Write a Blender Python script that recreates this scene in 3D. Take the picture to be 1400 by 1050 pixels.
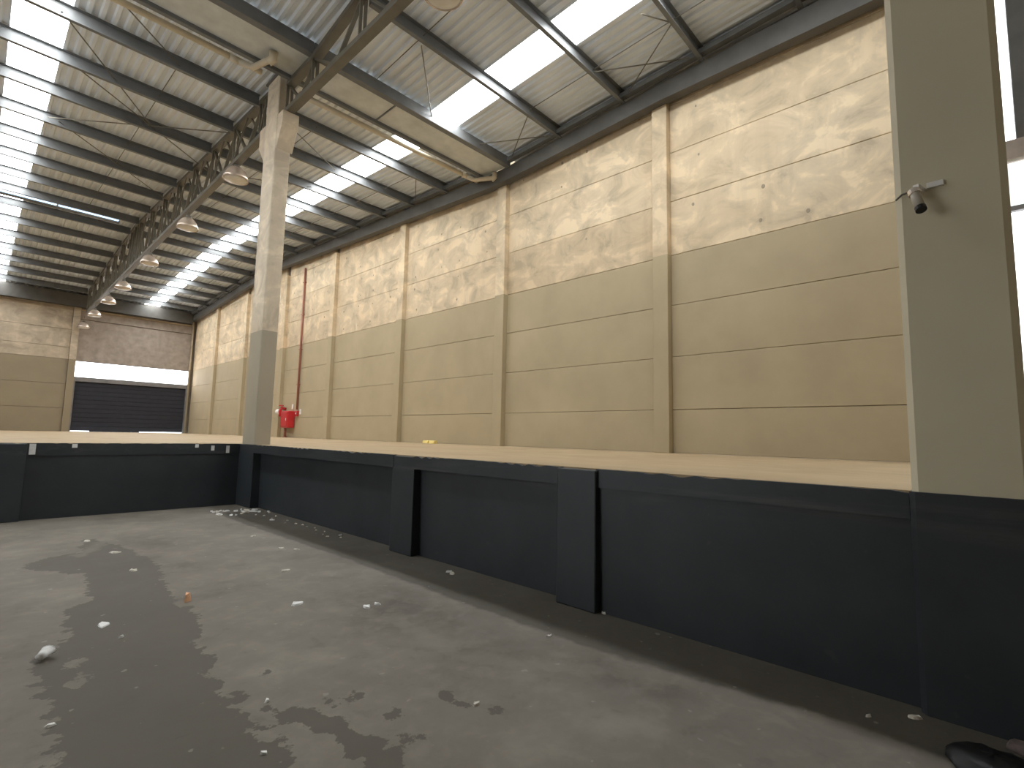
import bpy, math, random
import numpy as np
from mathutils import Matrix, Vector

for o in list(bpy.data.objects):
    bpy.data.objects.remove(o)
SC = bpy.context.scene
COL = SC.collection
random.seed(7)

# ------------------------------------------------------------------ camera, world, exposure
EYE = 1.529
yaw, pitch, roll = .811, .1012, .0213
fw = Vector((math.sin(yaw)*math.cos(pitch), math.cos(yaw)*math.cos(pitch), math.sin(pitch)))
rt0 = Vector((math.cos(yaw), -math.sin(yaw), 0))
up0 = rt0.cross(fw)
rt = math.cos(roll)*rt0 + math.sin(roll)*up0
up = -math.sin(roll)*rt0 + math.cos(roll)*up0
cam_data = bpy.data.cameras.new('camera')
cam_data.sensor_fit = 'HORIZONTAL'
cam_data.sensor_width = 36.0
cam_data.lens = 36.0*700.27/1400.0
cam_data.clip_start = .05
cam_data.clip_end = 300
cam = bpy.data.objects.new('camera', cam_data)
COL.objects.link(cam)
cam.matrix_world = Matrix(((rt.x, up.x, -fw.x, 0), (rt.y, up.y, -fw.y, 0), (rt.z, up.z, -fw.z, EYE), (0, 0, 0, 1)))
SC.camera = cam

world = bpy.data.worlds.new('overcast_sky')
SC.world = world
world.use_nodes = True
bg = world.node_tree.nodes['Background']
bg.inputs[0].default_value = (.93, .97, 1.0, 1)
bg.inputs[1].default_value = 2.6
SKYLIGHT = 15.0          # daylight through the translucent roof panes
FAR_WINDOW = 6.0
SC.view_settings.view_transform = 'Standard'
SC.view_settings.look = 'None'
SC.view_settings.gamma = 1.0
SC.view_settings.use_curve_mapping = False
SC.view_settings.exposure = 0.4

# ------------------------------------------------------------------ material helpers
class NT:
    def __init__(s, name):
        s.m = bpy.data.materials.new(name)
        s.m.use_nodes = True
        s.t = s.m.node_tree
        s.b = s.t.nodes['Principled BSDF']
    def n(s, typ, **kw):
        nd = s.t.nodes.new(typ)
        for k, v in kw.items():
            if k.startswith('i_'):
                key = k[2:]
                key = int(key) if key.isdigit() else key.replace('_', ' ')
                nd.inputs[key].default_value = v
            else:
                setattr(nd, k, v)
        return nd
    def l(s, a, b): s.t.links.new(a, b)
    def pos(s, sc=(1, 1, 1)):
        g = s.n('ShaderNodeNewGeometry'); mp = s.n('ShaderNodeMapping')
        mp.inputs['Scale'].default_value = sc
        s.l(g.outputs['Position'], mp.inputs['Vector'])
        return mp.outputs['Vector']
    def noise(s, scale, detail=5, rough=.55, sc=(1, 1, 1), dist=0.0):
        nd = s.n('ShaderNodeTexNoise')
        nd.inputs['Scale'].default_value = scale
        nd.inputs['Detail'].default_value = detail
        nd.inputs['Roughness'].default_value = rough
        nd.inputs['Distortion'].default_value = dist
        s.l(s.pos(sc), nd.inputs['Vector'])
        return nd.outputs['Fac']
    def ramp(s, fac, stops):
        r = s.n('ShaderNodeValToRGB')
        e = r.color_ramp.elements
        while len(e) < len(stops): e.new(.5)
        for el, (p, c) in zip(e, stops):
            el.position = p
            el.color = (c, c, c, 1) if isinstance(c, (int, float)) else (*c, 1)
        s.l(fac, r.inputs['Fac'])
        return r.outputs['Color']
    def math(s, op, a, b=None, clamp=False):
        m = s.n('ShaderNodeMath', operation=op, use_clamp=clamp)
        for i, v in enumerate((a, b)):
            if v is None: continue
            if isinstance(v, (int, float)): m.inputs[i].default_value = v
            else: s.l(v, m.inputs[i])
        return m.outputs[0]
    def mix(s, fac, a, b, typ='MIX'):
        m = s.n('ShaderNodeMix', data_type='RGBA', blend_type=typ)
        for k, v in ((0, fac), (6, a), (7, b)):
            if isinstance(v, (int, float)): m.inputs[k].default_value = v
            elif isinstance(v, tuple): m.inputs[k].default_value = (*v, 1)
            else: s.l(v, m.inputs[k])
        return m.outputs[2]
    def bump(s, h, strength=.2, dist=.02):
        b = s.n('ShaderNodeBump')
        b.inputs['Strength'].default_value = strength
        b.inputs['Distance'].default_value = dist
        s.l(h, b.inputs['Height']); s.l(b.outputs['Normal'], s.b.inputs['Normal'])
    def color(s, c): s.l(c, s.b.inputs['Base Color'])
    def z(s):
        g = s.n('ShaderNodeNewGeometry'); x = s.n('ShaderNodeSeparateXYZ')
        s.l(g.outputs['Position'], x.inputs[0]); return x.outputs

def plain(name, c, rough=.6, metal=0.0, var=.18, scale=3.0, detail=4):
    t = NT(name)
    f = t.noise(scale, detail)
    d = tuple(v*(1-var) for v in c); u = tuple(min(1, v*(1+var)) for v in c)
    t.color(t.ramp(f, [(.3, d), (.7, u)]))
    t.b.inputs['Roughness'].default_value = rough
    t.b.inputs['Metallic'].default_value = metal
    return t.m

def emit(name, c, s, base=(.8, .8, .8)):
    t = NT(name)
    f = t.noise(1.2, 2)
    t.b.inputs['Base Color'].default_value = (*base, 1)
    t.l(t.mix(1.0, t.ramp(f, [(.3, .9), (.7, 1.0)]), c, 'MULTIPLY'), t.b.inputs['Emission Color'])
    t.b.inputs['Emission Strength'].default_value = s
    return t.m

def painted_concrete(name, zline, raw, paint, streak=True, black_below=None):
    """raw concrete above zline, wall paint below it"""
    t = NT(name)
    big = t.noise(.55, 6, .6)
    cloud = t.noise(1.3, 7, .62, (1, 1, 1.4), .6)
    drip = t.noise(2.2, 4, .6, (1, 1, .12))
    fine = t.noise(14, 4)
    col = t.ramp(cloud, [(.36, tuple(v*.70 for v in raw)), (.45, tuple(v*.90 for v in raw)), (.54, raw), (.60, tuple(min(1, v*1.18) for v in raw))])
    col = t.mix(t.math('MULTIPLY', t.ramp(drip, [(.52, 0.0), (.66, 1.0)]), .3), col, tuple(v*.68 for v in raw))
    col = t.mix(t.math('MULTIPLY', t.ramp(big, [(.4, 0.0), (.7, 1.0)]), .35), col, tuple(v*k for v, k in zip(raw, (.93, .86, .76))))
    pf = t.ramp(t.noise(.8, 5, .6), [(.3, tuple(v*.92 for v in paint)), (.7, tuple(v*1.06 for v in paint))])
    zz = t.z()[2]
    wob = t.math('MULTIPLY', t.math('SUBTRACT', t.noise(9, 2), .5), .02)
    oi = t.n('ShaderNodeObjectInfo')
    tone = t.ramp(oi.outputs['Random'], [(.0, (.90, .87, .83)), (.5, (1.0, .985, .96)), (1.0, (1.06, 1.06, 1.05))])
    col = t.mix(1.0, col, tone, 'MULTIPLY')
    mask = t.math('GREATER_THAN', t.math('ADD', zz, wob), zline)
    c = t.mix(mask, pf, col)
    t.color(c)
    t.b.inputs['Roughness'].default_value = .75
    t.bump(fine, .12, .01)
    return t.m

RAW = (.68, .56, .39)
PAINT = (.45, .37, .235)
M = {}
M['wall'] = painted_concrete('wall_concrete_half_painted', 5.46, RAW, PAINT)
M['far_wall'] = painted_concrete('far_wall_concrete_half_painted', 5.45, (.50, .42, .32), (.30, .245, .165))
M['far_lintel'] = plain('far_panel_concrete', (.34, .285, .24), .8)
M['column'] = painted_concrete('column_concrete_half_painted', 3.58, (.68, .59, .46), (.40, .355, .27))
M['near_column'] = plain('column_grey_paint', (.60, .54, .39), .65, var=.05, scale=1.2)
M['joint'] = plain('joint_dark', (.20, .165, .12), .9)
M['hole'] = plain('tie_hole_grey', (.36, .30, .22), .9)
M['steel'] = plain('dark_grey_painted_steel', (.14, .145, .145), .5, var=.15)
M['beam'] = plain('dark_eave_steel', (.085, .08, .07), .55, var=.15)
M['truss'] = plain('olive_grey_painted_steel', (.14, .128, .10), .5, var=.15)
M['pvc'] = plain('cream_plastic_pipe', (.62, .54, .40), .45, var=.08)
M['gutter'] = plain('galvanised_gutter', (.56, .57, .54), .45, var=.12)
M['red'] = plain('red_enamel', (.55, .025, .03), .35, var=.08)
M['red_pipe'] = plain('faded_red_pipe', (.34, .13, .085), .5, var=.1)
M['white'] = plain('white_plastic', (.78, .76, .72), .5, var=.06)
M['yellow'] = plain('yellow_paint', (.85, .68, .22), .5, var=.1)
M['cctv'] = plain('grey_plastic', (.42, .38, .31), .4, var=.06)
M['black_plastic'] = plain('black_plastic', (.004, .004, .004), .55, var=.2, scale=20)
M['rag'] = plain('dusty_pink_cloth', (.13, .10, .095), .9, var=.35, scale=25)
M['orange'] = plain('orange_scrap', (.95, .52, .30), .6, var=.15, scale=40)
M['flake'] = plain('white_flake', (.62, .58, .5), .7, var=.2, scale=60)
M['paper'] = plain('white_paper', (.80, .80, .78), .6, var=.08, scale=40)
M['cable'] = plain('grey_cable', (.10, .09, .07), .6)
M['slat'] = plain('navy_black_door_slat', (.026, .027, .036), .85, var=.12)
M['frame'] = plain('door_frame_steel', (.20, .19, .19), .5)
M['pane'] = emit('skylight_pane', (.95, .98, 1.0), SKYLIGHT)
M['ridge_pane'] = emit('ridge_pane', (.50, .74, 1.0), 1.2)
M['window_pane'] = emit('far_window_pane', (1.0, .97, 1.0), FAR_WINDOW)
M['side_pane'] = emit('side_pane', (.82, .95, .90), .75)

t = NT('galvanised_roof_sheet')
f = t.noise(.9, 5, .6); g = t.noise(5, 3, .6, (1, .1, 1))
c = t.ramp(f, [(.3, (.70, .745, .79)), (.7, (.82, .87, .92))])
t.color(t.mix(t.math('MULTIPLY', g, .35), c, (.45, .44, .42)))
t.b.inputs['Roughness'].default_value = .55
t.b.inputs['Metallic'].default_value = .1
M['sheet'] = t.m

t = NT('sand_coloured_deck')
f = t.noise(.7, 6, .6); g = t.noise(3.2, 5, .6, (1, .35, 1))
c = t.ramp(f, [(.3, (.36, .265, .155)), (.7, (.45, .335, .20))])
c = t.mix(t.math('MULTIPLY', t.ramp(g, [(.45, 0.0), (.7, 1.0)]), .35), c, (.52, .41, .26))
t.color(c); t.b.inputs['Roughness'].default_value = .62; t.b.inputs['Specular IOR Level'].default_value = .3
t.bump(t.noise(20, 3), .05, .005)
M['deck'] = t.m

t = NT('black_bitumen_paint')
f = t.noise(1.6, 5, .6); s = t.noise(2.4, 5, .65, (1, .22, 2.2), .3)
c = t.ramp(f, [(.3, (.019, .0235, .028)), (.7, (.031, .037, .0425))])
zz = t.z()[2]
band = t.math('SUBTRACT', 1.0, t.math('MULTIPLY', t.math('ABSOLUTE', t.math('SUBTRACT', zz, 1.12)), 5.0), True)
scuff = t.math('MULTIPLY', t.ramp(s, [(.52, 0.0), (.68, 1.0)]), band)
c = t.mix(t.math('MULTIPLY', scuff, .55), c, (.085, .085, .08))
speck = t.math('MULTIPLY', t.ramp(t.noise(9, 3, .5), [(.70, 0.0), (.75, 1.0)]), .5)
c = t.mix(speck, c, (.05, .05, .05))
t.color(c); t.b.inputs['Roughness'].default_value = .5
t.bump(t.noise(12, 4), .12, .008)
M['black'] = t.m

t = NT('pit_concrete_floor')
def attr(n):
    a = t.n('ShaderNodeAttribute'); a.attribute_name = n; return a.outputs['Fac']
f = t.noise(.9, 7, .62); g = t.noise(4.5, 6, .65, (1, 1, 1), .4); h = t.noise(22, 4, .6)
c = t.ramp(f, [(.30, (.125, .110, .090)), (.46, (.182, .162, .134)), (.56, (.20, .179, .149)), (.70, (.26, .235, .197))])
c = t.mix(t.math('MULTIPLY', t.ramp(g, [(.5, 0.0), (.66, 1.0)]), .35), c, (.28, .255, .213))
c = t.mix(t.math('MULTIPLY', t.ramp(g, [(.30, 1.0), (.42, 0.0)]), .3), c, (.082, .074, .061))
e1 = t.math('MULTIPLY', t.math('SUBTRACT', t.noise(5, 5, .65), .5), .42)
damp = t.ramp(t.math('ADD', attr('damp'), e1), [(.0, 1.0), (.012, 0.0)])
c = t.mix(t.math('MULTIPLY', damp, .82), c, (.088, .078, .062))
c = t.mix(t.math('MULTIPLY', t.ramp(attr('crack'), [(.0, 1.0), (.008, 0.0)]), .7), c, (.03, .028, .025))
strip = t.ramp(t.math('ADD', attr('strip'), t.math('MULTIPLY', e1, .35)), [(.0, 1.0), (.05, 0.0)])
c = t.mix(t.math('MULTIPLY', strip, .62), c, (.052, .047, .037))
pale = t.ramp(t.math('ADD', attr('pale'), t.math('MULTIPLY', e1, 1.0)), [(.0, 1.0), (.08, 0.0)])
c = t.mix(t.math('MULTIPLY', pale, .35), c, (.24, .22, .18))
fl = t.ramp(t.noise(13, 2, .4), [(.72, 0.0), (.76, 1.0)])
c = t.mix(t.math('MULTIPLY', fl, .35), c, (.38, .36, .32))
t.color(c)
rr = t.math('ADD', t.math('MULTIPLY', damp, -.10), t.math('ADD', t.math('MULTIPLY', g, .2), .66))
t.l(rr, t.b.inputs['Roughness'])
t.b.inputs['Specular IOR Level'].default_value = .25
t.bump(h, .10, .004)
M['floor'] = t.m

t = NT('lamp_reflector')
t.color(t.ramp(t.noise(3, 2), [(.3, (.62, .50, .42)), (.7, (.80, .70, .60))]))
t.b.inputs['Roughness'].default_value = .22
t.b.inputs['Metallic'].default_value = .55
M['reflector'] = t.m
t = NT('lamp_diffuser')
t.color(t.ramp(t.noise(6, 2), [(.3, (.80, .74, .64)), (.7, (.9, .86, .78))]))
t.b.inputs['Roughness'].default_value = .25
t.b.inputs['Transmission Weight'].default_value = .25
M['diffuser'] = t.m

# ------------------------------------------------------------------ mesh helpers
class MB:
    def __init__(s): s.v = []; s.f = []
    def add(s, vs, fs):
        k = len(s.v); s.v += [tuple(p) for p in vs]; s.f += [tuple(i+k for i in q) for q in fs]
        return s
    def box(s, x0, x1, y0, y1, z0, z1):
        v = [(x0, y0, z0), (x1, y0, z0), (x1, y1, z0), (x0, y1, z0), (x0, y0, z1), (x1, y0, z1), (x1, y1, z1), (x0, y1, z1)]
        return s.add(v, [(3, 2, 1, 0), (4, 5, 6, 7), (0, 1, 5, 4), (1, 2, 6, 5), (2, 3, 7, 6), (3, 0, 4, 7)])
    def hexa(s, bottom, top):
        return s.add(list(bottom)+list(top), [(3, 2, 1, 0), (4, 5, 6, 7), (0, 1, 5, 4), (1, 2, 6, 5), (2, 3, 7, 6), (3, 0, 4, 7)])
    def loft(s, rings, cap=True, close=True):
        k = len(s.v); n = len(rings[0])
        for r in rings: s.v += [tuple(p) for p in r]
        for i in range(len(rings)-1):
            for j in range(n if close else n-1):
                a = k+i*n+j; b = k+i*n+(j+1) % n
                s.f.append((a, b, b+n, a+n))
        if cap:
            s.f.append(tuple(k+j for j in reversed(range(n))))
            s.f.append(tuple(k+(len(rings)-1)*n+j for j in range(n)))
        return s
    def bar(s, p, q, w, h, upv=(0, 0, 1)):
        p = Vector(p); q = Vector(q); d = (q-p).normalized(); u = Vector(upv)
        if abs(d.dot(u)) > .98: u = Vector((1, 0, 0))
        a = d.cross(u).normalized(); b = a.cross(d)
        ring = lambda c: [c+a*w/2*i+b*h/2*j for i, j in ((-1, -1), (1, -1), (1, 1), (-1, 1))]
        return s.loft([ring(p), ring(q)])
    def tube(s, pts, r, n=10):
        pts = [Vector(p) for p in pts]; rings = []
        for i, p in enumerate(pts):
            d = (pts[min(i+1, len(pts)-1)]-pts[max(i-1, 0)]).normalized()
            u = Vector((0, 0, 1)) if abs(d.z) < .9 else Vector((0, 1, 0))
            a = d.cross(u).normalized(); b = a.cross(d)
            rings.append([p+r*(math.cos(2*math.pi*k/n)*a+math.sin(2*math.pi*k/n)*b) for k in range(n)])
        return s.loft(rings)
    def lathe(s, prof, c=(0, 0, 0), n=20, caps=False):
        rings = [[(c[0]+r*math.cos(2*math.pi*k/n), c[1]+r*math.sin(2*math.pi*k/n), c[2]+z) for k in range(n)] for r, z in prof]
        return s.loft(rings, cap=caps)
    def build(s, name, mat, parent=None, base=None, smooth=False, bevel=0):
        off = Vector(base) if base is not None else (Vector(parent['_o']) if parent is not None and '_o' in parent else Vector((0, 0, 0)))
        me = bpy.data.meshes.new(name)
        me.from_pydata([tuple(Vector(p)-off) for p in s.v], [], s.f)
        me.update()
        me.materials.append(mat)
        if smooth:
            me.polygons.foreach_set('use_smooth', [True]*len(me.polygons))
        o = bpy.data.objects.new(name, me)
        COL.objects.link(o)
        if parent is not None:
            o.parent = parent
            if base is not None: o.location = off-Vector(parent['_o'] if '_o' in parent else (0, 0, 0))
        elif base is not None:
            o.location = off
        if bevel:
            md = o.modifiers.new('bevel', 'BEVEL'); md.width = bevel; md.segments = 2; md.limit_method = 'ANGLE'
        return o

def thing(name, loc, label=None, cat=None, group=None, kind=None):
    o = bpy.data.objects.new(name, None)
    COL.objects.link(o); o.location = loc; o['_o'] = tuple(loc)
    o.empty_display_size = .1
    tag(o, label, cat, group, kind)
    return o
def tag(o, label=None, cat=None, group=None, kind=None):
    if label: o['label'] = label
    if cat: o['category'] = cat
    if group: o['group'] = group
    if kind: o['kind'] = kind
    return o
def inst(o, loc, parent=None, name=None):
    c = o.copy(); COL.objects.link(c); c.location = loc
    if parent is not None: c.parent = parent
    return c

DECK = 1.25; XD = 3.93; YB = 11.54; XW = 10.05; XP = 9.90; YF = 39.24; XL = -8.0
VALLEY, RIDGE = 10.0, 25.7
def zr(y):
    if y <= -3.4: return 9.96-.052*(-3.4-y)
    return 9.26+.052*abs(y-VALLEY) if y < RIDGE else 9.26+.052*(RIDGE-VALLEY)-.052*(y-RIDGE)

# ------------------------------------------------------------------ pit floor
xs = np.unique(np.round(np.concatenate([np.linspace(XL, -.6, 12), np.arange(-.5, 4.32, .05)]), 3))
ys = np.unique(np.round(np.concatenate([np.linspace(-6, -.5, 8), np.arange(-.4, 11.61, .05)]), 3))
X, Y = np.meshgrid(xs, ys)
P = np.stack([X.ravel(), Y.ravel()], 1)
def seg_dist(P, a, b):
    a = np.array(a); b = np.array(b); d = b-a
    u = np.clip(((P-a)@d)/(d@d), 0, 1)
    return np.linalg.norm(P-a-u[:, None]*d, axis=1)
def sdf(poly):
    n = len(poly); dist = np.full(len(P), 9.0); ins = np.zeros(len(P), bool)
    for i in range(n):
        a, b = poly[i], poly[(i+1) % n]
        dist = np.minimum(dist, seg_dist(P, a, b))
        cond = ((a[1] > P[:, 1]) != (b[1] > P[:, 1]))
        with np.errstate(divide='ignore', invalid='ignore'):
            xx = (b[0]-a[0])*(P[:, 1]-a[1])/((b[1]-a[1]) or 1e-9)+a[0]
        ins ^= cond & (P[:, 0] < xx)
    return np.where(ins, -dist, dist)
tongue = [(1.26, 9.29), (1.43, 8.69), (1.54, 7.75), (1.61, 7.15), (1.52, 6.4), (1.45, 5.87), (1.39, 5.35), (1.42, 4.99), (1.4, 4.72), (1.36, 4.5), (1.24, 4.19), (1.23, 3.88), (1.19, 3.63), (1.18, 3.47), (1.12, 3.29), (1.13, 3.06), (1.17, 2.91), (1.16, 2.74), (1.22, 2.72), (1.19, 2.54), (1.15, 2.43), (1.12, 2.13), (0.9, 1.2), (.2, 1.2), (0.39, 2.86), (0.42, 3.38), (0.43, 3.68), (0.42, 3.94), (0.42, 4.3), (0.44, 4.7), (0.56, 4.83), (0.64, 5.03), (0.64, 5.44), (0.75, 5.81), (0.89, 5.95), (0.92, 6.52), (0.94, 7.04), (0.55, 7.66), (0.6, 7.95), (0.87, 8.18), (1.08, 8.26)]
hole1 = [(0.58, 4.6), (0.66, 4.52), (0.61, 4.12), (0.56, 4.04), (0.56, 4.23)]
hole2 = [(0.3, 3.34), (0.35, 3.75), (0.41, 3.8), (0.42, 3.55), (0.39, 3.49), (0.42, 3.33), (0.41, 3.23)]
cres = [(1.25, 3.03), (1.37, 2.93), (1.46, 2.85), (1.51, 2.62), (1.55, 2.4), (1.55, 2.19), (1.52, 2.06), (1.46, 1.79), (1.33, 1.92), (1.39, 2.19), (1.39, 2.33), (1.37, 2.59), (1.32, 2.78), (1.25, 2.98)]
nick = [(1.15, 3.41), (1.19, 3.31), (1.24, 3.15), (1.18, 3.15), (1.14, 3.33)]
damp = np.maximum(sdf(tongue), -np.minimum(sdf(hole1), sdf(hole2)))
damp = np.minimum(damp, np.minimum(sdf(cres), sdf(nick)))
for (x, y), r in zip([(1.47, 3.46), (1.55, 2.82), (1.71, 2.81), (1.71, 2.5), (1.65, 2.22), (2.07, 2.45), (2.11, 2.31), (2.18, 2.13)], [.05, .035, .03, .035, .05, .035, .03, .03]):
    damp = np.minimum(damp, np.hypot(P[:, 0]-x, P[:, 1]-y)-r)
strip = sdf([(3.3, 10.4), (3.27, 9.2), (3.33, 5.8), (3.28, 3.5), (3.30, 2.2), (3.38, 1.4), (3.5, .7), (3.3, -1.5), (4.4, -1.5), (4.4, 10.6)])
pale = np.full(len(P), 9.0)
for pl in ([(2.46, 6.54), (2.26, 5.31), (2.34, 4.84), (2.36, 4.19), (2.47, 4.01)], [(1.05, 8.02), (1.95, 10.27), (2.41, 10.07)], [(2.56, 3.82), (2.51, 2.94)], [(2.5, 2.74), (3.21, 1.69), (3.26, 1.56)]):
    for a, b in zip(pl[:-1], pl[1:]): pale = np.minimum(pale, seg_dist(P, a, b)-.03)
# thin crack across the floor near the camera
cr = [(.50, 2.98), (.57, 3.0), (.66, 3.035), (.77, 3.03), (.88, 3.05), (.99, 3.01), (1.06, 3.04)]
nx, ny = len(xs), len(ys)
fb = MB()
fb.v = [(x, y, 0) for x, y in P]
fb.f = [(j*nx+i, j*nx+i+1, (j+1)*nx+i+1, (j+1)*nx+i) for j in range(ny-1) for i in range(nx-1)]
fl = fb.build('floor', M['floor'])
crk = np.full(len(P), 9.0)
for a, b in zip(cr[:-1], cr[1:]): crk = np.minimum(crk, seg_dist(P, a, b)-.002)
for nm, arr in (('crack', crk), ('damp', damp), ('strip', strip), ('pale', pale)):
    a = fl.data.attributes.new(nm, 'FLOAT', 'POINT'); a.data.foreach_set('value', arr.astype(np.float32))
tag(fl, kind='structure')

# ------------------------------------------------------------------ loading dock
dock = thing('loading_dock', (3.94, 11.54, 0), 'raised L-shaped loading dock with sand-coloured deck and black painted retaining faces', 'loading dock')
m = MB()
m.box(XD+.04, XW+.08, .412, YF-.01, 1.10, DECK).box(4.222, XW+.08, -.13, .412, 1.10, DECK).box(XD+.04, XW+.08, -5.98, -.13, 1.10, DECK)
m.build('deck_slab', M['deck'], dock)
MB().box(XL+.01, XD+.04, YB+.02, YF-.01, 1.05, DECK).build('deck_slab', M['deck'], dock)
def wavy_face(axis, fixed, thick, a0, a1, z0, z1, amp, step):
    """black painted nosing whose top edge is chipped and uneven"""
    mb = MB(); n = int((a1-a0)/step)
    ring0 = []
    for i in range(n+1):
        a = a0+(a1-a0)*i/n
        w = z1-amp*(random.random()**2)*(1 if i % 4 in (1, 2) else .3)
        pts = [(fixed, z0), (fixed, w), (fixed+thick, w), (fixed+thick, z0)]
        ring0.append([(p, a, z) if axis == 'x' else (a, p, z) for p, z in pts])
    return mb.loft(ring0)
wavy_face('y', YB, .02, XL+.01, XD, 1.04, DECK-.001, .016, .06).build('nosing', M['black'], dock)
def battered(xt, xb, y0, y1):
    n = int((y1-y0)/.045); rings = []
    for i in range(n+1):
        a = y0+(y1-y0)*i/n
        w = DECK-.001-.011*(1+math.sin(a*31+2*math.sin(a*5)))*(.55+.45*math.sin(a*3.7+1))**2
        rings.append([(xt, a, 1.085), (xt, a, w), (xt+.045, a, w), (xt+.045, a, 1.098), (xb+.1, a, 1.098), (xb+.1, a, 1.085)])
    MB().loft(rings).build('nosing', M['black'], dock)
    MB().hexa([(xb, y0, 0), (4.6, y0, 0), (4.6, y1, 0), (xb, y1, 0)], [(xb-.02, y0, 1.09), (4.6, y0, 1.09), (4.6, y1, 1.09), (xb-.02, y1, 1.09)]).build('front_face', M['black'], dock)
battered(3.925, 4.10, 5.88, 10.82); battered(3.925, 4.055, 3.06, 5.44); battered(3.925, 3.965, .414, 2.66); battered(3.925, 3.965, -5.98, -.132)
MB().box(XL+.01, XD+.3, YB+.02, YF-1, 0, 1.05).build('back_face', M['black'], dock)
for x, y0, y1 in ((3.93, 5.42, 5.90), (3.89, 2.64, 3.08)):
    MB().box(x, 4.3, y0, y1, 0, DECK-.012).build('buttress', M['black'], dock, bevel=.012)
MB().box(3.93, 4.3, 10.79, YB+.05, 0, DECK-.002).build('buttress', M['black'], dock, bevel=.012)
MB().box(XL+.01, .68, YB-.09, YB+.1, 0, DECK-.012).build('buttress', M['black'], dock, bevel=.012)

# ------------------------------------------------------------------ right wall
PIL = [0.0, 4.92, 9.80, 14.70, 19.65, 24.45, 29.50, 34.42]
ROWS = [DECK, 2.145, 3.255, 4.36, 5.46, 6.66, 7.77, 8.88, 9.6]
wr = MB().box(XW+.09, XW+.2, -.22, YF+.3, DECK, 10.2).build('wall_right', M['joint'])
tag(wr, kind='structure')
cache = {}
def panel(y0, y1, z0, z1, j):
    key = (round(y1-y0, 3), round(z1-z0, 3))
    loc = (XW+j, y0, z0)
    if key in cache: return inst(cache[key], loc, wr)
    o = MB().box(0, .10, .0, key[0], .004, key[1]-.004).build('concrete_panel', M['wall'], wr)
    o.location = loc
    md = o.modifiers.new('bevel', 'BEVEL'); md.width = .008; md.segments = 1
    cache[key] = o
    return o
ends = PIL[1:]+[YF]
holes = MB()
for i, y in enumerate(PIL):
    y0, y1 = y+.405, ends[i]
    for r in range(len(ROWS)-1):
        panel(y0, y1, ROWS[r], ROWS[r+1], random.uniform(-.003, .003))
        if ROWS[r] > 5.4 and r < 7:
            for fy in (.13, .40, .60, .87):
                for zz in (ROWS[r]+.24, ROWS[r+1]-.24):
                    if random.random() < .42:
                        cy = y0+fy*(y1-y0)+random.uniform(-.12, .12); cz = zz+random.uniform(-.04, .04); rad = random.uniform(.022, .042)
                        k = 9
                        ring = lambda x, s: [(x, cy+rad*s*math.cos(2*math.pi*q/k), cz+rad*s*1.25*math.sin(2*math.pi*q/k)) for q in range(k)]
                        holes.loft([ring(XW-.006, .8), ring(XW+.02, 1.0)])
    MB().box(XP, XW+.1, y, y+.35, DECK, 9.0).build('pilaster', M['wall'], wr, bevel=.012)
tag(holes.build('tie_hole', M['hole'], wr), kind='stuff')

# the opening past the near end of the right wall
dw = thing('window_1', (9.95, -.5, DECK), kind='structure')
MB().box(9.9, 10.1, -1.1, -.41, 5.9, 9.9).build('post', M['beam'], dw)
MB().box(9.9, 10.1, -5.5, -.22, 5.62, 5.90).build('transom', M['far_lintel'], dw)
MB().box(10.0, 10.02, -5.5, -.24, 4.95, 5.60).build('pane', M['side_pane'], dw)
MB().box(9.97, 10.06, -5.5, -.24, 4.88, 4.95).build('rail', M['frame'], dw)

# ------------------------------------------------------------------ far wall
wf = MB()
wf.box(XL, 3.98, YF+.1, YF+.3, 0, 10)
wf.box(9.82, XW+.2, YF+.1, YF+.3, 0, 10)
wf.box(3.98, 9.82, YF+.25, YF+.4, 5.40, 10)
wall_far = wf.build('wall_far', M['joint']); tag(wall_far, kind='structure')
zrow = [DECK, 2.6, 4.0, 5.45, 6.15, 7.2, 8.40, 9.6]
xrow = [XL, -1.5, 3.65]
for i in range(2):
    for r in range(len(zrow)-1):
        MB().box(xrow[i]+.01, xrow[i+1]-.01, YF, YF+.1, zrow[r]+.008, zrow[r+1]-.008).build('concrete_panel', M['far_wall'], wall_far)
MB().box(3.65, 3.98, YF-.12, YF+.1, DECK, 9.1).build('pilaster', M['far_wall'], wall_far)
MB().box(9.80, 9.90, YF-.05, YF+.1, DECK, 9.1).build('pilaster', M['far_wall'], wall_far)
for z0, z1, dd in ((5.42, 7.9, .12), (7.92, 8.42, .06)):
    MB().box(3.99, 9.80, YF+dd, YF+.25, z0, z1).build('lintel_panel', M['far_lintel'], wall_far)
MB().box(3.99, 9.80, YF-.06, YF+.25, 8.42, 8.50).build('ledge', M['far_wall'], wall_far)
MB().box(XL, 3.64, YF-.06, YF, 8.36, 8.44).build('ledge', M['far_wall'], wall_far)
MB().box(XL+.01, 9.7, YF-.45, YF-.08, 8.55, 9.28).build('eave_beam', M['beam'], wall_far)
w2 = thing('window_2', (6.9, YF+.15, 4.46), kind='structure')
MB().box(3.99, 9.81, YF+.16, YF+.19, 4.50, 5.38).build('pane', M['window_pane'], w2)
MB().box(3.98, 9.82, YF+.05, YF+.22, 4.20, 4.46).build('sill', M['frame'], w2)
MB().box(3.98, 9.82, YF+.10, YF+.22, 5.38, 5.42).build('head', M['frame'], w2)
d1 = thing('door_1', (6.9, YF+.15, DECK), kind='structure')
nsl = 11
for k in range(nsl):
    z0 = 1.31+k*(4.17-1.31)/nsl; z1 = z0+(4.17-1.31)/nsl
    mb = MB()
    prof = [(.16, 0), (.142, .012), (.138, .13), (.142, .242), (.16, .254)]
    mb.loft([[(x, YF+a, z0+b) for a, b in prof] for x in (4.0, 9.80)])
    mb.build('slat', M['slat'], d1)
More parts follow.
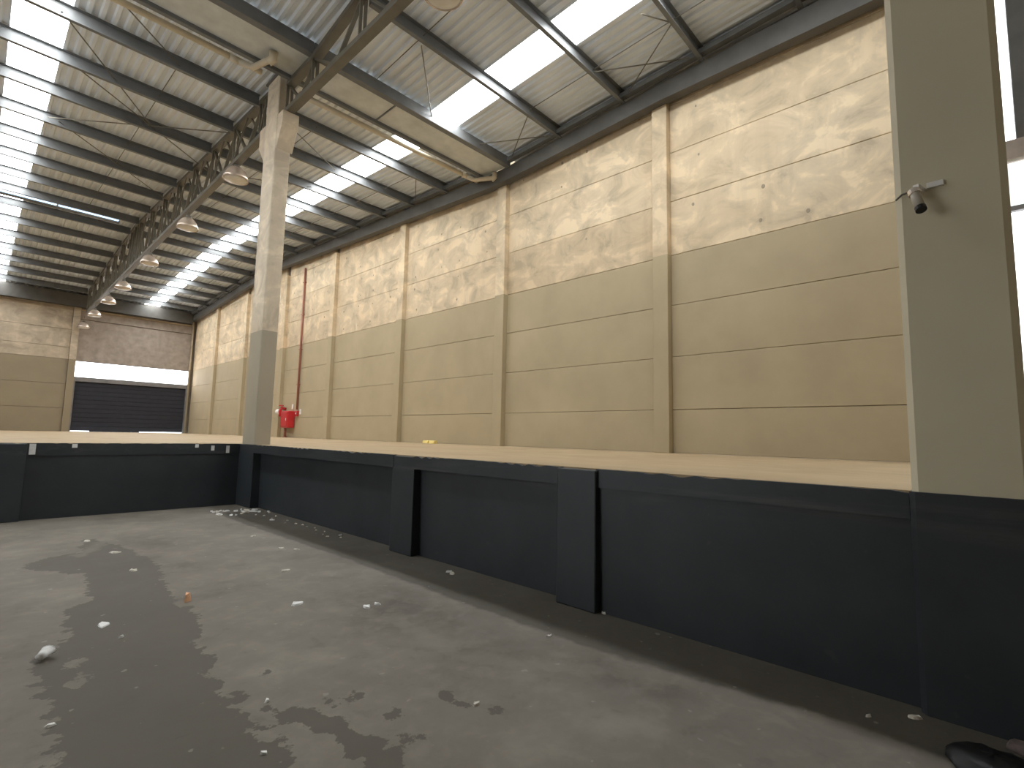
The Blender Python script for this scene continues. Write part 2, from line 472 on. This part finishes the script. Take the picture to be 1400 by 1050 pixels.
MB().box(4.0, 9.8, YF+.17, YF+.2, 1.3, 4.2).build('backing', M['slat'], d1)
MB().box(4.95, 7.4, YF+.12, YF+.2, DECK, 1.315).build('bottom_seal', M['slat'], d1)
MB().box(3.98, 4.06, YF+.02, YF+.22, DECK, 4.2).build('guide_rail', M['frame'], d1)
MB().box(9.74, 9.82, YF+.02, YF+.22, DECK, 4.2).build('guide_rail', M['frame'], d1)

# left wall and far-off rear corner of the shed, outside the picture
wb = MB().box(XL-.2, XW+.2, -6.2, -6, 0, 10).build('wall_back', M['far_wall']); tag(wb, kind='structure')
wl = MB().box(XL-.2, XL, -6, 6.2, 0, 10).box(XL-.2, XL, 11.45, YF+.3, 0, 10).box(XL-.2, XL, 6.2, 11.45, 6.2, 10).build('wall_left', M['far_wall']); tag(wl, kind='structure')  # truck opening added out of view to let sky light into the shed

# ------------------------------------------------------------------ roof
ceil = thing('ceiling', (4, 10, 9.2), kind='structure')
NEAR = [-3.3, -1.5, .36, 2.2, 4.02, 5.86, 7.7]
MID = [12.2, 13.95, 15.7, 17.5, 19.3, 21.1, 23.0, 24.9]
FARP = [26.5, 28.35, 30.2, 32.05, 33.9, 35.75, 37.6]
SKY_R = (7.0, 7.82); SKY_L = (-.14, .66)
def sheet(x0, x1, y0, y1):
    pitch = .19; mb = MB(); prof = []
    n = max(1, int(round((x1-x0)/pitch))); p = (x1-x0)/n
    for i in range(n):
        for fx, dz in ((0, 0), (.30, 0), (.45, .045), (.85, .045)):
            prof.append((x0+(i+fx)*p, dz))
    prof.append((x1, 0))
    mb.loft([[(x, y0, zr(y0)+dz) for x, dz in prof], [(x, y1, zr(y1)+dz) for x, dz in prof]], cap=False, close=False)
    return mb.build('roof_sheet', M['sheet'], ceil)
SEG = [(-6, -3.42), (-3.4, 9.62), (10.42, RIDGE-.01), (RIDGE+.01, YF+.3)]
for y0, y1 in SEG:
    xa = [XL, -5.5, -2.8, SKY_L[0]]
    for a, b in zip(xa[:-1], xa[1:]): sheet(a, b, y0, y1)
    xa = [SKY_L[1], 2.4, 4.1, 5.6, SKY_R[0]]
    for a, b in zip(xa[:-1], xa[1:]): sheet(a, b, y0, y1)
    if y1 < 9.7:
        sheet(SKY_L[0], SKY_L[1], y0, min(y1, NEAR[5])); sheet(SKY_R[0], SKY_R[1], y0, min(y1, NEAR[2]))
    xa = [SKY_R[1], 9.0, XW+.2]
    for a, b in zip(xa[:-1], xa[1:]): sheet(a, b, y0, y1)
def purlin(x0, x1, y, h=.285, w=.085):
    zt = zr(y)-.004; t = .012
    pr = [(0, 0), (w, 0), (w, .03), (w-t, .03), (w-t, t), (t, t), (t, h-t), (w, h-t), (w, h), (0, h)]
    pr = [(y-a+w/2, zt-h+b) for a, b in pr]
    MB().loft([[(x0, a, b) for a, b in pr], [(x1, a, b) for a, b in pr]]).build('purlin', M['steel'], ceil)
for y in NEAR+MID+FARP:
    purlin(XL, 4.02, y); purlin(4.24, 9.74, y)
# sag rods between purlins and diagonal braces
rod = lambda p, q, r=.010: MB().tube([p, q], r, 6).build('sag_rod', M['truss'], ceil)
def zb(y): return zr(y)-.12
for lst in (NEAR, MID, FARP):
    for a, b in zip(lst[:-1], lst[1:]):
        for x in (5.42, 8.5, 2.4):
            if (lst is FARP and x != 8.5): continue
            rod((x, a, zb(a)), (x, b, zb(b)))
rod((5.42, 7.7, zb(7.7)), (5.42, 9.5, zb(9.5)))
for (x0, y0, x1, y1) in ((.8, 14.0, 4.6, 17.5), (.5, 12.2, 2.6, 15.66), (4.3, 14.0, .7, 17.4), (5.5, 7.9, 7.0, 9.5), (8.45, 4.02, 9.7, 5.86), (9.7, 4.02, 8.5, 5.86), (7.9, 4.4, 8.6, 4.02),
                         (4.3, 12.2, 6.8, 13.9), (6.9, 15.66, 4.4, 17.4), (9.7, 7.7, 8.5, 9.5), (8.5, 7.7, 9.7, 9.5), (1.2, 11.0, 2.4, 12.2), (.9, 17.4, 4.0, 21.0), (8.5, 12.2, 9.7, 13.9)):
    rod((x0, y0, zb(y0)-.06), (x1, y1, zb(y1)-.06), .013)
# eave beam along the right wall
for y0, y1 in ((-6, 5.0), (5.0, 9.6), (9.6, 10.4), (10.4, RIDGE), (RIDGE, YF-.2)):
    def ring(y):
        zt = zr(y)-.27
        zbm = min(8.86, 8.63+.05*(9.6-y)) if y < 10.2 else zt-.38
        return [(9.70, y, zbm), (9.93, y, zbm), (9.93, y, zt), (9.70, y, zt)]
    MB().loft([ring(y0), ring(y1)]).build('eave_beam', M['beam'], ceil)
for y0, y1 in SEG[1:]:
    MB().loft([[(x, y0, zr(y0)+z) for x, z in ((9.56, -.21), (9.70, -.21), (9.70, -.10), (9.56, -.10))], [(x, y1, zr(y1)+z) for x, z in ((9.56, -.21), (9.70, -.21), (9.70, -.10), (9.56, -.10))]]).build('edge_angle', M['steel'], ceil)

# skylight strips: one pane between each pair of purlins
def strip_panes(win, x0, x1, lst, ya, yb):
    pts = [ya]+lst+[yb]
    for a, b in zip(pts[:-1], pts[1:]):
        if b-a < .3: continue
        mb = MB(); mb.hexa([(x0, a+.01, zr(a)+.02), (x1, a+.01, zr(a)+.02), (x1, b-.01, zr(b)+.02), (x0, b-.01, zr(b)+.02)],
                          [(x0, a+.01, zr(a)+.035), (x1, a+.01, zr(a)+.035), (x1, b-.01, zr(b)+.035), (x0, b-.01, zr(b)+.035)])
        mb.build('pane', M['pane'], win)
w3 = thing('window_3', (SKY_R[0], 10, 9.2), kind='structure')
w4 = thing('window_4', (SKY_L[0], 10, 9.2), kind='structure')
strip_panes(w3, *SKY_R, NEAR[3:], NEAR[2], 9.62)
strip_panes(w4, *SKY_L, NEAR[6:], NEAR[5], 9.62)
strip_panes(w3, *SKY_R, MID, 10.42, RIDGE-.6)
strip_panes(w3, *SKY_R, FARP, RIDGE+.3, YF-.1)
strip_panes(w4, *SKY_L, MID, 10.42, RIDGE-.6)
strip_panes(w4, *SKY_L, FARP, RIDGE+.3, YF-.1)
w5 = thing('window_5', (2, RIDGE, 9.8), kind='structure')
for x0, x1 in ((-4, 1.55), (1.6, 3.45)):
    MB().box(x0, x1, RIDGE-.26, RIDGE-.10, zr(RIDGE)-.19, zr(RIDGE)-.17).build('pane', M['ridge_pane'], w5)
MB().box(-4, 3.5, RIDGE-.10, RIDGE+.12, zr(RIDGE)-.22, zr(RIDGE)-.16).build('ridge_capping', M['steel'], w5)

# valley gutter
for (x0, x1, lab) in ((XL, 4.05, 'galvanised valley gutter hung between two dark beams, left of the tall column'), (4.06, 9.70, 'galvanised valley gutter hung between two dark beams, from tall column to right wall')):
    g = thing('valley_gutter', ((x0+x1)/2, 10, 9.0), lab, 'gutter')
    MB().box(x0, x1, 9.66, 10.46, 9.02, 9.05).build('trough', M['gutter'], g)
    MB().box(x0, x1, 9.46, 9.62, 8.98, 9.24).build('side_beam', M['steel'], g, bevel=.01)
    MB().box(x0, x1, 10.46, 10.56, 8.94, 9.22).build('side_beam', M['steel'], g, bevel=.01)
    for xx in np.arange(x0+2.0, x1-.5, 3.4):
        MB().box(xx, xx+.025, 9.62, 10.46, 8.99, 9.02).build('hanger', M['steel'], g)

# rain pipes beside the gutter
def pipe(x0, x1, xe, lab):
    p = thing('rain_pipe', (x1, 10.78, 8.98), lab, 'pipe')
    MB().tube([(x0, 10.78, 8.92), (x1, 10.78, 8.98)], .06, 12).build('pipe_run', M['pvc'], p, smooth=True)
    MB().tube([(x1-.45, 10.77, 8.95), (x1-.2, 10.70, 8.93), (xe, 10.15, 8.84), (xe+.05, 10.07, 8.84)], .062, 12).build('branch', M['pvc'], p, smooth=True)
    MB().tube([(xe, 10.12, 8.80), (xe+.06, 10.05, 8.86), (xe+.06, 10.04, 8.99)], .085, 12).build('elbow', M['pvc'], p, smooth=True)
    MB().tube([(x1-.62, 10.78, 8.965), (x1-.40, 10.78, 8.968)], .072, 12).build('collar', M['pvc'], p, smooth=True)
pipe(XL, 3.55, 3.44, 'cream plastic rain pipe under the roof left of the tall column')
pipe(4.35, 9.69, 9.62, 'cream plastic rain pipe under the roof ending at the right wall')

# ------------------------------------------------------------------ trusses
def truss(yn, zbot, ztop, lab, loc, dense=False):
    tr = thing('roof_truss', loc, lab, 'truss')
    xa, xb = 4.03, 4.20; xc = (xa+xb)/2
    ya, yb_ = yn[0], yn[-1]
    za, zb_ = zbot(ya), zbot(yb_)
    mb = MB()     # channel lying open side up
    pr = [(xa, 0), (xb, 0), (xb, .10), (xb-.015, .10), (xb-.015, .015), (xa+.015, .015), (xa+.015, .10), (xa, .10)]
    mb.loft([[(x, ya, za+z) for x, z in pr], [(x, yb_, zb_+z) for x, z in pr]]).build('bottom_chord', M['truss'], tr)
    mb = MB()
    ks = yn
    mb.loft([[(x, y, ztop(y)+z) for x, z in ((xa, -.10), (xb, -.10), (xb, 0), (xa, 0))] for y in ks]).build('top_chord', M['truss'], tr)
    for i, y in enumerate(yn):
        if ztop(y)-zbot(y) > .35:
            for dx in (-.045, .045):
                MB().bar((xc+dx, y, zbot(y)+.05), (xc+dx, y, ztop(y)-.08), .035, .05).build('web_post', M['truss'], tr)
        if i < len(yn)-1:
            y2 = yn[i+1]; ymid = (y+y2)/2
            MB().bar((xc, y, ztop(y)-.08), (xc, ymid, zbot(ymid)+.06), .07, .045).build('web_diagonal', M['truss'], tr)
            MB().bar((xc, ymid, zbot(ymid)+.06), (xc, y2, ztop(y2)-.08), .07, .045).build('web_diagonal', M['truss'], tr)
            if dense:
                MB().bar((xc+.04, y, zbot(y)+.08), (xc+.04, ymid, ztop(ymid)-.08), .035, .045).build('web_diagonal', M['truss'], tr)
                MB().bar((xc-.04, ymid, ztop(ymid)-.08), (xc-.04, y2, zbot(y2)+.08), .035, .045).build('web_diagonal', M['truss'], tr)
            MB().box(xa+.02, xb-.02, ymid-.14, ymid+.14, zbot(ymid)+.05, zbot(ymid)+.16).build('gusset_plate', M['truss'], tr)
    return tr
zb1 = lambda y: 8.28
zb2 = lambda y: 8.30-.010*(y-11.5)
truss([-5.0]+NEAR+[9.5, 10.68], zb1, lambda y: zr(y)-.10 if y < 9.3 else 9.0, 'near olive-grey lattice truss resting on the column corbel, over the pit', (4.1, 3, 8.28))
truss([11.58]+MID+[RIDGE]+FARP, zb2, lambda y: zr(y)-.10, 'far olive-grey lattice truss running from column to end wall above lamp row', (4.1, 25, 8.28), True)

# ------------------------------------------------------------------ columns
def shaft(x0, x1, y0, y1, z0, z1, c=.03):
    ring = lambda z: [(x0+c, y0, z), (x1-c, y0, z), (x1, y0+c, z), (x1, y1-c, z), (x1-c, y1, z), (x0+c, y1, z), (x0, y1-c, z), (x0, y0+c, z)]
    return MB().loft([ring(z0), ring(z1)])
c1 = thing('concrete_column', (4.1, 11.13, DECK), 'tall square concrete column with twin corbels, standing at the dock corner', 'column')
shaft(3.94, 4.26, 10.81, 11.46, DECK, 9.2, .018).build('shaft', M['column'], c1)
MB().loft([[(x, 10.815, z) for x, z in ()] or [(x, 10.81, 7.50), (x, 10.56, 8.02), (x, 10.56, 8.27), (x, 10.81, 8.27)] for x in (3.955, 4.30)]).build('corbel', M['column'], c1, bevel=.01)
MB().loft([[(x, 11.46, 7.40), (x, 11.46, 8.28), (x, 11.80, 8.28), (x, 11.80, 7.85)] for x in (3.95, 4.25)]).build('corbel', M['column'], c1, bevel=.01)
MB().box(3.90, 4.30, 10.75, 11.5, 9.2, 9.24).build('cap_plate', M['steel'], c1)
c2 = thing('concrete_column', (4.2, .14, 0), 'wide grey painted column close by at the right edge, black below dock level', 'column')
shaft(3.905, 4.22, -.118, .40, DECK+.0, 9.6, .035).build('shaft', M['near_column'], c2)
shaft(3.88, 4.22, -.128, .41, 0, DECK, .03).build('base', M['black'], c2)
# bullet camera on the near column
cv = thing('security_camera', (3.87, .27, 3.0), 'small grey bullet camera on a bracket pointing down on the near column', 'camera')
MB().tube([(3.82, .295, 3.06), (3.80, .285, 3.01), (3.772, .267, 2.93)], .026, 14).build('body', M['cctv'], cv, smooth=True)
MB().tube([(3.821, .297, 3.064), (3.813, .29, 3.035)], .033, 14).build('rear_cap', M['reflector'], cv)
MB().tube([(3.774, .268, 2.935), (3.765, .262, 2.912)], .029, 14).build('lens_hood', M['black_plastic'], cv)
MB().bar((3.905, .26, 3.085), (3.81, .285, 3.085), .03, .018).build('bracket', M['white'], cv)
MB().box(3.885, 3.905, .16, .24, 3.085, 3.118).build('mounting_tab', M['white'], cv)
MB().tube([(3.90, .395, 3.06), (3.89, .36, 3.085), (3.885, .31, 3.09), (3.87, .28, 3.08)], .006, 6).build('cable', M['cable'], cv)

# ------------------------------------------------------------------ high bay lamps under the truss
LAMPS = [(5.44, 7.80, 'nearest high bay lamp, cut by the top edge of the photo'),
         (9.3, 7.85, 'high bay lamp hidden behind the tall column'),
         (13.8, 7.88, 'largest bell lamp hanging just left of the tall column'),
         (17.95, 7.72, 'second bell lamp left of the tall column along the truss'),
         (22.84, 7.66, 'third bell lamp left of the tall column along the truss'),
         (27.6, 7.60, 'fourth bell lamp left of the tall column along the truss'),
         (31.0, 7.52, 'fifth bell lamp left of the tall column along the truss'),
         (35.0, 7.47, 'second farthest bell lamp, in front of the far wall'),
         (38.8, 7.32, 'farthest bell lamp, at the foot of the truss by the far wall')]
proto = None
for y, z, lab in LAMPS:
    if 'hidden' in lab: continue
    if proto is None:
        L = thing('high_bay_lamp', (4.12, y, z), lab, 'lamp', 'bell lamps hanging along the truss')
        b = (4.12, y, z)
        mb = MB(); mb.lathe([(.06, .34), (.13, .33), (.20, .26), (.25, .17), (.285, .07), (.30, .0), (.285, .0), (.27, .06), (.235, .165), (.185, .245), (.12, .31), (.05, .325)], b, 24)
        pr = [mb.build('reflector', M['reflector'], L, smooth=True)]
        mb = MB(); mb.lathe([(.01, -.055), (.14, -.045), (.24, -.02), (.283, .012), (.01, .02)], b, 24, True)
        pr.append(mb.build('diffuser', M['diffuser'], L, smooth=True))
        mb = MB(); mb.lathe([(.06, .33), (.075, .345), (.075, .40), (.05, .43), (.02, .44)], b, 14, True)
        pr.append(mb.build('ballast_housing', M['truss'], L))
        pr.append(MB().bar((4.12, y, z+.42), (4.12, y, 8.30), .02, .02).build('hanger', M['truss'], L))
        proto = L; kids = pr
    else:
        L = proto.copy(); COL.objects.link(L); L.location = (4.12, y, z); L['label'] = lab
        for k in kids:
            c = k.copy(); COL.objects.link(c); c.parent = L
            if k.name.startswith('hanger'):
                c.scale = (1, 1, (zb2(y)+.0-z)/(8.30-LAMPS[0][1]))

# ------------------------------------------------------------------ fire gear on the right wall
fc = thing('fire_hose_cabinet', (9.75, 23.4, 1.68), 'red fire hose cabinet mounted on the right wall beside the column', 'fire cabinet')
MB().box(9.72, 10.04, 22.95, 23.75, 1.68, 2.44).build('body', M['red'], fc, bevel=.05)
MB().box(9.70, 9.725, 23.02, 23.68, 1.75, 2.37).build('door', M['red'], fc, bevel=.01)
MB().tube([(9.69, 23.1, 2.0), (9.69, 23.1, 2.12)], .015, 8).build('handle', M['white'], fc)
fv = thing('hydrant_valve', (9.9, 24.1, 2.3), 'red hydrant valve with pale cap on the wall left of fire cabinet', 'valve')
MB().tube([(10.03, 24.0, 2.55), (9.85, 24.0, 2.6), (9.80, 24.0, 2.45), (9.80, 23.95, 2.2)], .075, 10).build('valve_body', M['red'], fv, smooth=True)
MB().tube([(9.80, 24.30, 2.42), (9.80, 24.05, 2.40)], .12, 12).build('cap', M['white'], fv)
MB().lathe([(.02, 0), (.11, .0), (.11, .04), (.02, .05)], (9.83, 24.0, 2.68), 14, True).build('handwheel', M['red'], fv)
fp = thing('standpipe', (9.97, 23.62, DECK), 'red standpipe from the deck up to the fire cabinet', 'pipe')
MB().tube([(9.92, 23.62, DECK), (9.92, 23.62, 1.68)], .06, 10).build('riser', M['red_pipe'], fp, smooth=True)
MB().lathe([(.11, 0), (.11, .03), (.065, .04)], (9.92, 23.62, DECK), 14, True).build('floor_flange', M['red_pipe'], fp)
cp = thing('conduit', (9.99, 22.75, 2.4), 'thin red conduit running down the wall from roof to call point', 'pipe')
MB().tube([(9.99, 22.7, 2.5), (9.99, 22.72, 9.0)], .045, 10).build('tube', M['red_pipe'], cp, smooth=True)
for zc in (3.6, 5.2, 6.8, 8.3):
    MB().box(9.94, 10.04, 22.63, 22.8, zc, zc+.04).build('clip', M['red_pipe'], cp)
al = thing('fire_call_point', (9.98, 22.7, 2.3), 'small red fire call point at the foot of the thin red conduit', 'alarm')
MB().box(9.95, 10.04, 22.58, 22.80, 2.20, 2.44).build('box', M['red'], al, bevel=.015)
MB().tube([(9.95, 22.69, 2.32), (9.935, 22.69, 2.32)], .04, 10).build('button', M['white'], al)
for y, z, lab in ((23.25, 2.62, 'small white sign above the red fire cabinet'), (22.42, 2.38, 'small white sign right of the red call point')):
    sg = MB().box(10.02, 10.042, y-.07, y+.07, z-.09, z+.14).build('wall_sign', M['white']); tag(sg, lab, 'sign')
for y, lab in ((12.80, 'left one of two small yellow blocks on the deck by the wall'), (12.49, 'right one of two small yellow blocks on the deck by the wall')):
    mb = MB(); mb.loft([[(x, y-.13, z) for x, z in ((9.64, DECK), (9.80, DECK), (9.77, DECK+.09), (9.67, DECK+.09))], [(x, y+.13, z) for x, z in ((9.64, DECK), (9.80, DECK), (9.77, DECK+.09), (9.67, DECK+.09))]])
    o = mb.build('yellow_block', M['yellow'], base=(9.73, y, DECK), bevel=.012); tag(o, lab, 'block', 'yellow blocks')

# ------------------------------------------------------------------ pale tags hanging on the black back face of the dock
TAGS = [(.75, .04, 1.235, 1.06, 'longest white tag under the deck edge, far left'), (1.28, .035, 1.235, 1.17, 'short white tag under the deck edge below the dark door'),
        (3.135, .03, 1.235, 1.17, 'short white tag, first left of the column foot group'), (3.42, .03, 1.21, 1.11, 'middle white tag of three left of the column foot'), (3.70, .032, 1.21, 1.06, 'white tag nearest the dock corner under the column')]
for x, w, z1, z0, lab in TAGS:
    yy = YB-.002 if x > .69 else YB-.095
    mb = MB(); mb.loft([[(x+a, yy-b, z) for a, b in ((-w, 0), (w, 0), (w, .006), (-w, .006))] for z in (z0, z1)])
    o = mb.build('paper_tag', M['paper'], base=(x, yy, z0)); tag(o, lab, 'tag', 'white tags on the back dock face')

# ------------------------------------------------------------------ litter in the pit
def flake(x, y, r, name, mat, lab, cat, group=None, thick=.006, aspect=1.6, ang=None, lift=.0):
    n = 8; rnd = random.Random(int(x*1000)+int(y*77)); a0 = rnd.uniform(0, 3.14) if ang is None else ang
    pts = []
    for k in range(n):
        q = 2*math.pi*k/n; rr = r*rnd.uniform(.65, 1.15)
        u, v = rr*aspect*math.cos(q), rr*math.sin(q)
        pts.append((x+u*math.cos(a0)-v*math.sin(a0), y+u*math.sin(a0)+v*math.cos(a0)))
    top = [(px+.15*(x-px), py+.15*(y-py), thick*rnd.uniform(.6, 1.5)+lift) for px, py in pts]
    mb = MB(); mb.loft([[(px, py, .001) for px, py in pts], top])
    o = mb.build(name, mat, base=(x, y, 0)); tag(o, lab, cat, group)
    return o
heap = 'white flakes swept against the dock corner'
for i in range(26):
    u = i/25
    x = 3.15+.85*u+random.uniform(-.08, .08); y = 10.55-.15*u+random.uniform(-.45, .3)
    if x > 3.8 and y > 10.7: y = 10.6
    flake(x, y, random.uniform(.018, .05), 'paint_flake', M['paper'] if i % 3 else M['flake'], 'white paint flake lying with others at the foot of the dock corner', 'flake', heap, .02)
for i in range(16):
    x = 3.72+.25*random.random(); y = 9.9-i*.19
    flake(x, y, random.uniform(.008, .02), 'paint_flake', M['flake'], 'tiny pale flake in the row along the foot of the right dock face', 'flake', 'tiny flakes along the dock foot', .012)
SPOT = [(3.73, 9.19, .045, 'bright flake by dock foot, first right of the corner heap'), (3.95, 7.22, .03, 'white flake close against the far part of the right dock face'),
        (3.84, 4.56, .035, 'white flake against the dock foot right of the far buttress'), (3.81, 4.47, .04, 'pale flat chip beside the white flake right of the far buttress'),
        (2.14, 4.62, .05, 'large white star-shaped flake in mid floor'), (2.55, 4.14, .04, 'white chip left of a pair in mid floor'), (2.66, 4.14, .03, 'white chip right of a pair in mid floor'),
        (2.53, 5.77, .04, 'long pale chip lying above the star-shaped flake'), (2.99, 7.96, .04, 'long pale chip near the corner heap'), (2.95, 6.90, .04, 'pale chip halfway to the corner, left of two'),
        (3.06, 6.70, .03, 'pale chip halfway to the corner, right of two'), (1.23, 8.98, .05, 'pale scrap at the far tip of the damp patch'), (1.37, 7.95, .05, 'pale scrap on the upper damp patch, above another'),
        (1.35, 6.86, .045, 'pale round scrap in the middle of the damp patch'), (.86, 5.13, .05, 'white scrap on the left of the damp patch'), (.42, 3.61, .022, 'tiny white scrap on the light patch at lower left'),
        (.9, 4.75, .015, 'tiny white speck below the scrap on the damp patch'), (3.97, 2.74, .022, 'white speck in the nook beside the near buttress'), (3.96, 2.60, .02, 'white speck just in front of the near buttress'),
        (3.21, 2.60, .02, 'lone white speck on the floor below the near buttress'), (3.80, .43, .03, 'grey white scrap at the foot of the near column'), (3.62, .62, .012, 'tiny speck on the dark strip near the near column'),
        (1.10, 2.62, .014, 'tiny speck on the edge of the dark crescent stain'), (2.13, 2.25, .022, 'tan chip at lower middle of the floor'), (1.3, 3.1, .014, 'tiny white speck where the stains meet')]
for x, y, r, lab in SPOT:
    flake(x, y, r*.85, 'paint_flake', M['flake'] if 'pale' in lab or 'tan' in lab or 'grey' in lab else M['paper'], lab, 'flake', None, .012)
flake(1.48, 5.35, .028, 'orange_scrap', M['orange'], 'small orange scrap standing out on the grey pit floor', 'scrap', None, .05, 1.5, 1.2)
# crushed white cup on its side
cup = thing('paper_cup', (.49, 4.70, .03), 'crushed white paper cup lying on the wet floor at left', 'cup')
ax = Vector((.55, .83, .12)).normalized()
c0 = Vector((.45, 4.61, .034))
mb = MB(); rings = []
a1 = ax.cross(Vector((0, 0, 1))).normalized(); b1 = a1.cross(ax)
for s, r, fl_ in ((0, .026, .8), (.03, .028, .75), (.06, .033, .8), (.085, .036, .85)):
    rings.append([c0+ax*s+a1*r*1.15*math.cos(2*math.pi*k/16)+b1*r*fl_*math.sin(2*math.pi*k/16) for k in range(16)])
mb.loft(rings, cap=False); mb.f.append(tuple(reversed(range(16))))
mb.build('cup_wall', M['paper'], cup, smooth=True)
mb = MB(); mb.tube([rings[-1][k] for k in range(16)]+[rings[-1][0]], .003, 6); mb.build('rim', M['paper'], cup)
# black plastic lump and rag at the bottom right
mb = MB(); rings = []
rnd = random.Random(3)
for i in range(9):
    th = math.pi/2*i/8
    rr = math.cos(th)**.55 if i < 8 else .02
    zz = .065*math.sin(th)
    rings.append([(3.49+rr*(.15+.03*math.sin(3*q*.393+i))*math.cos(q*.393), .10+rr*(.185+.025*math.cos(2*q*.393+i*.7))*math.sin(q*.393), zz*(1+.10*math.sin(5*q*.393+i))) for q in range(16)])
mb.loft(rings)
o = mb.build('plastic_sack', M['black_plastic'], base=(3.5, .1, 0), smooth=True); tag(o, 'black plastic sack lying on the floor at the bottom right corner', 'sack')
mb = MB(); rings = []
for i in range(6):
    th = math.pi/2*i/5; rr = math.cos(th)**.6 if i < 5 else .02
    rings.append([(3.79+rr*(.07+.018*math.sin(3*q*.449+i))*math.cos(q*.449), -.06+rr*(.11+.02*math.cos(4*q*.449))*math.sin(q*.449), .05*math.sin(th)*(1+.3*math.sin(4*q*.449+i))) for q in range(14)])
mb.loft(rings)
o = mb.build('rag', M['rag'], base=(3.79, -.06, 0), smooth=True); tag(o, 'dusty crumpled rag beside the black sack at the column foot', 'rag')
for o in bpy.data.objects:
    if '_o' in o: del o['_o']
